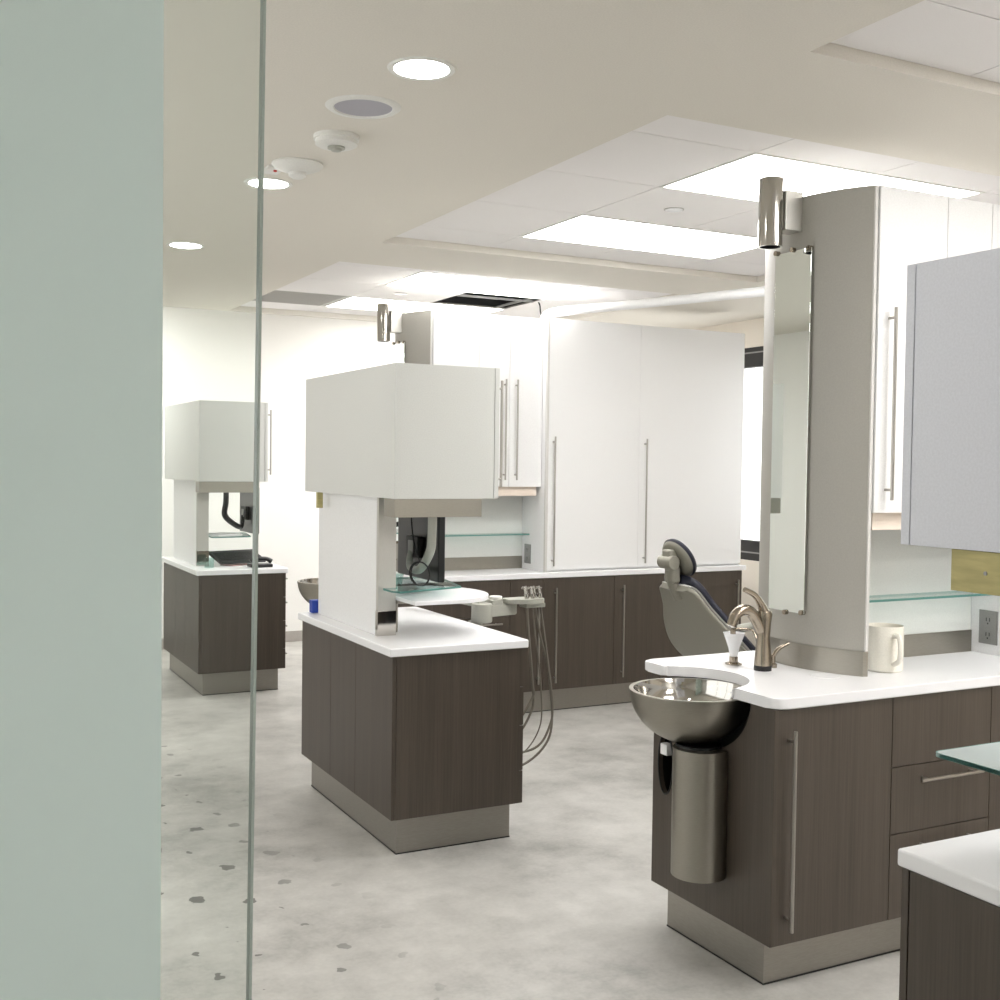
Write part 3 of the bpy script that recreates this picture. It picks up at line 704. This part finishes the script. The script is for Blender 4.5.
    # --- upper cabinets
    for x0_, x1_, hx, w_ in ((2.9275, 3.25, 2.978, 'first beside the tower'), (3.25, 3.475, 3.435, 'second from the tower'), (3.475, 3.72, 3.52, 'third from tower, touching the hutch')):
        o = thing('upper_cabinet', (X((x0_+x1_)/2), Y(3.0), 1.497), 'white tall upper cabinet, %s, %s' % (w_, where), 'cabinet', 'white upper cabinets'+G)
        MB().box(X(x0_+.0005), X(x1_-.0005), Y(2.896), Y(3.129), 1.497, 2.60).build('body', 'white', o)
        dr = MB().box(X(x0_+.0012), X(x1_-.0012), Y(2.876), Y(2.895), 1.497, 2.605, .001).build('door', 'white', o)
        bar_handle(dr, (X(hx), Y(2.876), 1.541), (X(hx), Y(2.876), 2.195), (0, -1, 0))
    tag(MB().box(X(2.952), X(3.70), Y(2.905), Y(2.99), 1.436, 1.4965, .001).build('light_valance', 'birch'), 'pale birch valance strip under the upper cabinets, '+where, 'valance', 'birch valances')
    # --- niche
    np_ = thing('niche_back', (X(3.34), Y(3.15), .935), 'off-white back panel with steel splash strip in open niche, '+where, 'back panel', 'niche back panels')
    MB().box(X(2.951), X(3.72), Y(3.131), Y(3.16), .9355, 2.60).build('panel', 'box_grey', np_)
    MB().box(X(2.951), X(3.719), Y(3.125), Y(3.1305), .9355, 1.02).build('splash_strip', 'steel', np_)
    shelf([(X(2.951), Y(3.02)), (X(3.717), Y(3.02)), (X(3.717), Y(3.13)), (X(2.951), Y(3.13))], 1.168, 'thin green glass shelf across the open niche, '+where, 'niche glass shelves', .002)
    # --- hutch
    hu = thing('tall_hutch', (X(4.56), Y(3.0), .935), 'wide tall white hutch with two long-handled doors on the counter, '+where, 'cabinet', 'tall white hutches')
    MB().box(X(3.722), X(5.354), Y(2.776), Y(3.16), .9355, 2.606, .001).build('body', 'white', hu)
    MB().box(X(3.7215), X(3.738), Y(2.7565), Y(2.7755), .9355, 2.606).build('edge_strip', 'edge', hu)
    for a, e, hx in ((3.739, 4.455, 3.772), (4.456, 5.355, 4.50)):
        dr = MB().box(X(a), X(e), Y(2.756), Y(2.775), .948, 2.606, .001).build('door', 'white', hu)
        bar_handle(dr, (X(hx), Y(2.756), .975), (X(hx), Y(2.756), 1.83), (0, -1, 0))
    oo = thing('wall_outlet', (X(3.7218), Y(3.045), 1.04), 'grey steel double outlet on the side of tall hutch, '+where, 'outlet', 'double outlets')
    pl = MB().box(X(3.7165), X(3.7218), Y(3.005), Y(3.09), .975, 1.105, .001).build('cover_plate', 'plate', oo)
    for zc in (1.01, 1.067):
        MB().box(X(3.715), X(3.7164), Y(3.03), Y(3.064), zc-.02, zc+.02, .0005).build('socket', 'plate', oo)
        MB().box(X(3.7142), X(3.7149), Y(3.038), Y(3.041), zc-.004, zc+.01).box(X(3.7142), X(3.7149), Y(3.053), Y(3.056), zc-.004, zc+.01).box(X(3.7142), X(3.7149), Y(3.045), Y(3.05), zc-.015, zc-.009).build('slots', 'black', oo)
row(0, 0, 0, 'right foreground', 'right', (2.88, 3.35, 3.715))
row(.025, 3.745, .059, 'far back', 'back', (2.91, 3.45, 3.70))

# mug
mg = thing('mug', (3.05, 3.00, .935), 'large cream ceramic mug on the right counter behind the tower', 'mug')
mx0, my0 = 3.075, 2.955
mg.location = (mx0, my0, .935)
MB().lathe((mx0, my0, .9355), [(0, 0), (.06, 0), (.065, .006), (.065, .157), (.063, .16), (.061, .157), (.06, .01), (0, .008)], 48).build('body', 'mug', mg)
hx_, hy_ = -.28, -.96
MB().tube([(mx0+hx_*q, my0+hy_*q, zz) for q, zz in ((.058, 1.065), (.095, 1.066), (.108, 1.03), (.10, .985), (.058, .965))], [.009]*5, 12, 8).build('handle', 'mug', mg)

# pipe above the hutch
pp = MB().tube([(3.86, 6.80, 2.607), (3.86, 6.79, 2.65), (3.90, 6.70, 2.672), (4.02, 6.40, 2.672), (4.55, 5.0, 2.672), (4.62, 4.82, 2.68), (4.64, 4.78, 2.71), (4.64, 4.775, 2.769)], .029, 18, 8)
pt = thing('ceiling_pipe', (4.64, 4.775, 2.769), 'long white pipe running over the far white hutch towards the ceiling', 'pipe')
pp.build('pipe_run', 'pipe', pt)
MB().lathe((3.86, 6.80, 2.607), [(.029, 0), (.048, 0), (.048, .008), (.029, .012)], 24).build('flange', 'pipe', pt)

# ------------------------------------------------------------------ dental chair
CHX, CHY = 3.55, 4.85
ch = thing('dental_chair', (CHX, CHY, 0), 'navy upholstered dental chair with grey shell, reclined behind the basin', 'dental chair')
def surf(prof, widths, off0, off1, name, mat, parent, nw=14):
    """prof: list of (x,z) centre line; widths: half width; slab between normal offsets off0..off1, rounded sides"""
    bm = bmesh.new(); P = [Vector((a, c)) for a, c in prof]; rings = []
    for i, p in enumerate(P):
        tg = (P[min(i+1, len(P)-1)]-P[max(i-1, 0)]).normalized(); nn = Vector((-tg.y, tg.x))
        if nn.y < 0: nn = -nn
        hw = widths[i]; ring = []
        for k in range(2*nw):
            t = 2*PI*k/(2*nw); c, s = math.cos(t), math.sin(t)
            c2 = math.copysign(abs(c)**.7, c); s2 = math.copysign(abs(s)**.55, s)
            o_ = (off0+off1)/2+(off1-off0)/2*s2; q = p+nn*o_
            ring.append(bm.verts.new((CHX+q.x, CHY+hw*c2, q.y)))
        rings.append(ring)
    n = 2*nw
    for A, B in zip(rings, rings[1:]):
        for k in range(n): bm.faces.new((A[k], A[(k+1) % n], B[(k+1) % n], B[k]))
    bm.faces.new(rings[0]); bm.faces.new(rings[-1][::-1])
    q = MB(); q.bm.free(); q.bm = bm
    return q.build(name, mat, parent, ang=60)
def dense(pts, n=6):
    out = []
    for i in range(len(pts)-1):
        p0 = pts[max(i-1, 0)]; p1 = pts[i]; p2 = pts[i+1]; p3 = pts[min(i+2, len(pts)-1)]
        for k in range(n):
            t = k/n
            out.append(tuple(.5*((2*b1)+(-a1+c1)*t+(2*a1-5*b1+4*c1-d1)*t*t+(-a1+3*b1-3*c1+d1)*t**3) for a1, b1, c1, d1 in zip(p0, p1, p2, p3)))
    out.append(pts[-1]); return out
BK = dense([(.0, 1.035, .11), (.03, 1.015, .155), (.09, .92, .205), (.16, .81, .29), (.24, .70, .35), (.33, .61, .36), (.45, .54, .32), (.60, .50, .26)])
surf([(a, c) for a, c, _ in BK], [h for *_, h in BK], -.035, .0, 'back_shell', 'shell', ch)
surf([(a, c) for a, c, _ in BK], [h*.98 for *_, h in BK], .002, .055, 'back_cushion', 'navy', ch)
surf([(a, c) for a, c, _ in BK], [h*1.012 for *_, h in BK], -.004, .006, 'shell_rim', 'edge', ch)
ST_ = dense([(.60, .51, .25), (.8, .50, .27), (1.1, .54, .26), (1.4, .50, .22), (1.62, .38, .18), (1.75, .30, .14)])
surf([(a, c) for a, c, _ in ST_], [h for *_, h in ST_], -.04, .0, 'seat_shell', 'shell', ch)
surf([(a, c) for a, c, _ in ST_], [h*.97 for *_, h in ST_], .002, .07, 'seat_cushion', 'navy', ch)
# headrest
hr = Matrix.Translation((CHX+.015, CHY, 1.165)) @ Matrix.Rotation(math.radians(62), 4, 'Y')
MB().lathe((0, 0, 0), [(0, -.02), (.09, -.018), (.106, -.008), (.11, 0), (0, .002)], 40, .95, 1.05).xf(hr).build('headrest_shell', 'shell', ch)
MB().lathe((0, 0, 0), [(0, .002), (.111, .0), (.117, .01), (.113, .022), (.09, .032), (0, .034)], 40, .95, 1.05).xf(hr).build('headrest_cushion', 'navy', ch)
jm = MB()
jm.box(CHX-.065, CHX-.01, CHY-.035, CHY+.035, 1.165, 1.215, .012, 3)
jm.cyl((CHX-.045, CHY-.055, 1.15), (CHX-.045, CHY+.055, 1.15), .036, seg=28, bev=.006)
jm.box(CHX-.045, CHX+.01, CHY-.04, CHY+.04, 1.04, 1.13, .015, 3)
jm.tube([(CHX-.02, CHY, 1.11), (CHX-.01, CHY, 1.04), (CHX+.03, CHY, .96)], [.034, .032, .03], 16)
jm.build('headrest_joint', 'shell', ch)
MB().box(CHX+.85, CHX+1.25, CHY-.14, CHY+.14, .1, .5, .03, 3).build('pedestal', 'shell', ch)
MB().box(CHX+.65, CHX+1.45, CHY-.25, CHY+.25, 0, .1, .03, 3).build('base', 'shell', ch)
for s in (-1, 1):
    MB().tube([(CHX+.62, CHY+.26*s, .5), (CHX+.6, CHY+.31*s, .62), (CHX+.7, CHY+.32*s, .72), (CHX+.98, CHY+.32*s, .72)], [.02, .02, .025, .02], 12).build('armrest', 'pgrey', ch)
MB().box(CHX+.35, CHX+.65, CHY-.09, CHY+.09, .38, .47, .03, 3).build('back_bracket', 'pgrey', ch)

# ------------------------------------------------------------------ delivery unit
du = thing('delivery_unit', (2.50, 5.10, 0), 'grey dental delivery arm with handpieces and hanging hoses, right of the middle island', 'dental unit')
MB().box(2.43, 2.56, 5.02, 5.22, 0, .60, .015, 3).build('base_post', 'pgrey', du)
MB().cyl((2.50, 5.06, .60), (2.50, 5.06, .87), .035).build('riser', 'pgrey', du)
MB().cyl((2.52, 5.03, .865), (2.52, 5.03, .96), .052, seg=36, bev=.008).build('elbow_drum', 'pgrey', du)
MB().tube([(2.52, 5.03, .955), (2.47, 5.2, .965), (2.42, 5.4, .97), (2.36, 5.55, .97)], .022, 14).build('rear_arm', 'pgrey', du)
MB().prism(rounded([(2.54, 4.99), (2.72, 5.03), (2.72, 5.12), (2.54, 5.09)], .015), .895, .95, .006).build('arm_block', 'pgrey', du)
MB().prism(rounded([(2.56, 5.0), (2.63, 5.01), (2.63, 5.10), (2.56, 5.09)], .01), .9505, .975, .004).build('arm_cover', 'pgrey', du)
MB().cyl((2.605, 5.05, .975), (2.605, 5.05, .99), .033, seg=28, bev=.004).build('pivot_cap', 'whiteplastic', du)
hd = MB().prism(rounded([(2.65, 5.0), (2.76, 4.96), (2.85, 4.98), (2.86, 5.06), (2.77, 5.09), (2.65, 5.08)], .02), .952, .975, .004)
hd.box(2.745, 2.855, 4.985, 5.06, .93, .9525, .004); hd.build('instrument_head', 'pgrey', du)
hs = [(2.755, 5.0), (2.775, 5.03), (2.79, 5.0), (2.815, 5.02), (2.84, 5.01)]
for i, (hx, hy) in enumerate(hs):
    hp = MB().cyl((hx, hy, .9755), (hx-.006, hy, 1.0), .011, .010, 16).cyl((hx-.006, hy, 1.0), (hx-.012, hy, 1.035), .0085, .006, 16).cyl((hx-.03, hy, 1.03), (hx+.005, hy, 1.024), .005, seg=10)
    hp.build('handpiece', 'chrome', du)
HB = [(2.58, 5.10, .35), (2.56, 5.12, .36), (2.56, 5.15, .35), (2.55, 5.08, .42), (2.56, 5.12, .5)]
for i, (hx, hy) in enumerate(hs):
    ex = HB[i]; lowz = [.33, .26, .18, .12, .48][i]; sw = [.04, .035, .05, .09, .01][i]
    pts = [(hx, hy, .929), (hx+sw*.3, hy, .8), (hx+sw, hy, .55), (hx+sw*1.1, hy+.01, lowz+.14), (hx-.06, hy+.03, lowz), (2.60, ex[1], lowz+.03), (2.561, ex[1]-.02, ex[2])]
    if i == 4: pts = [(hx, hy, .929), (hx+.03, hy, .75), (hx+.075, hy, .45), (hx+.07, hy+.01, .32), (hx-.01, hy+.02, .21), (2.66, 5.12, .17), (2.561, 5.1, .22)]
    MB().tube(pts, .006 if i not in (2,) else .0035, 10, 10).build('hose', 'hose', du)
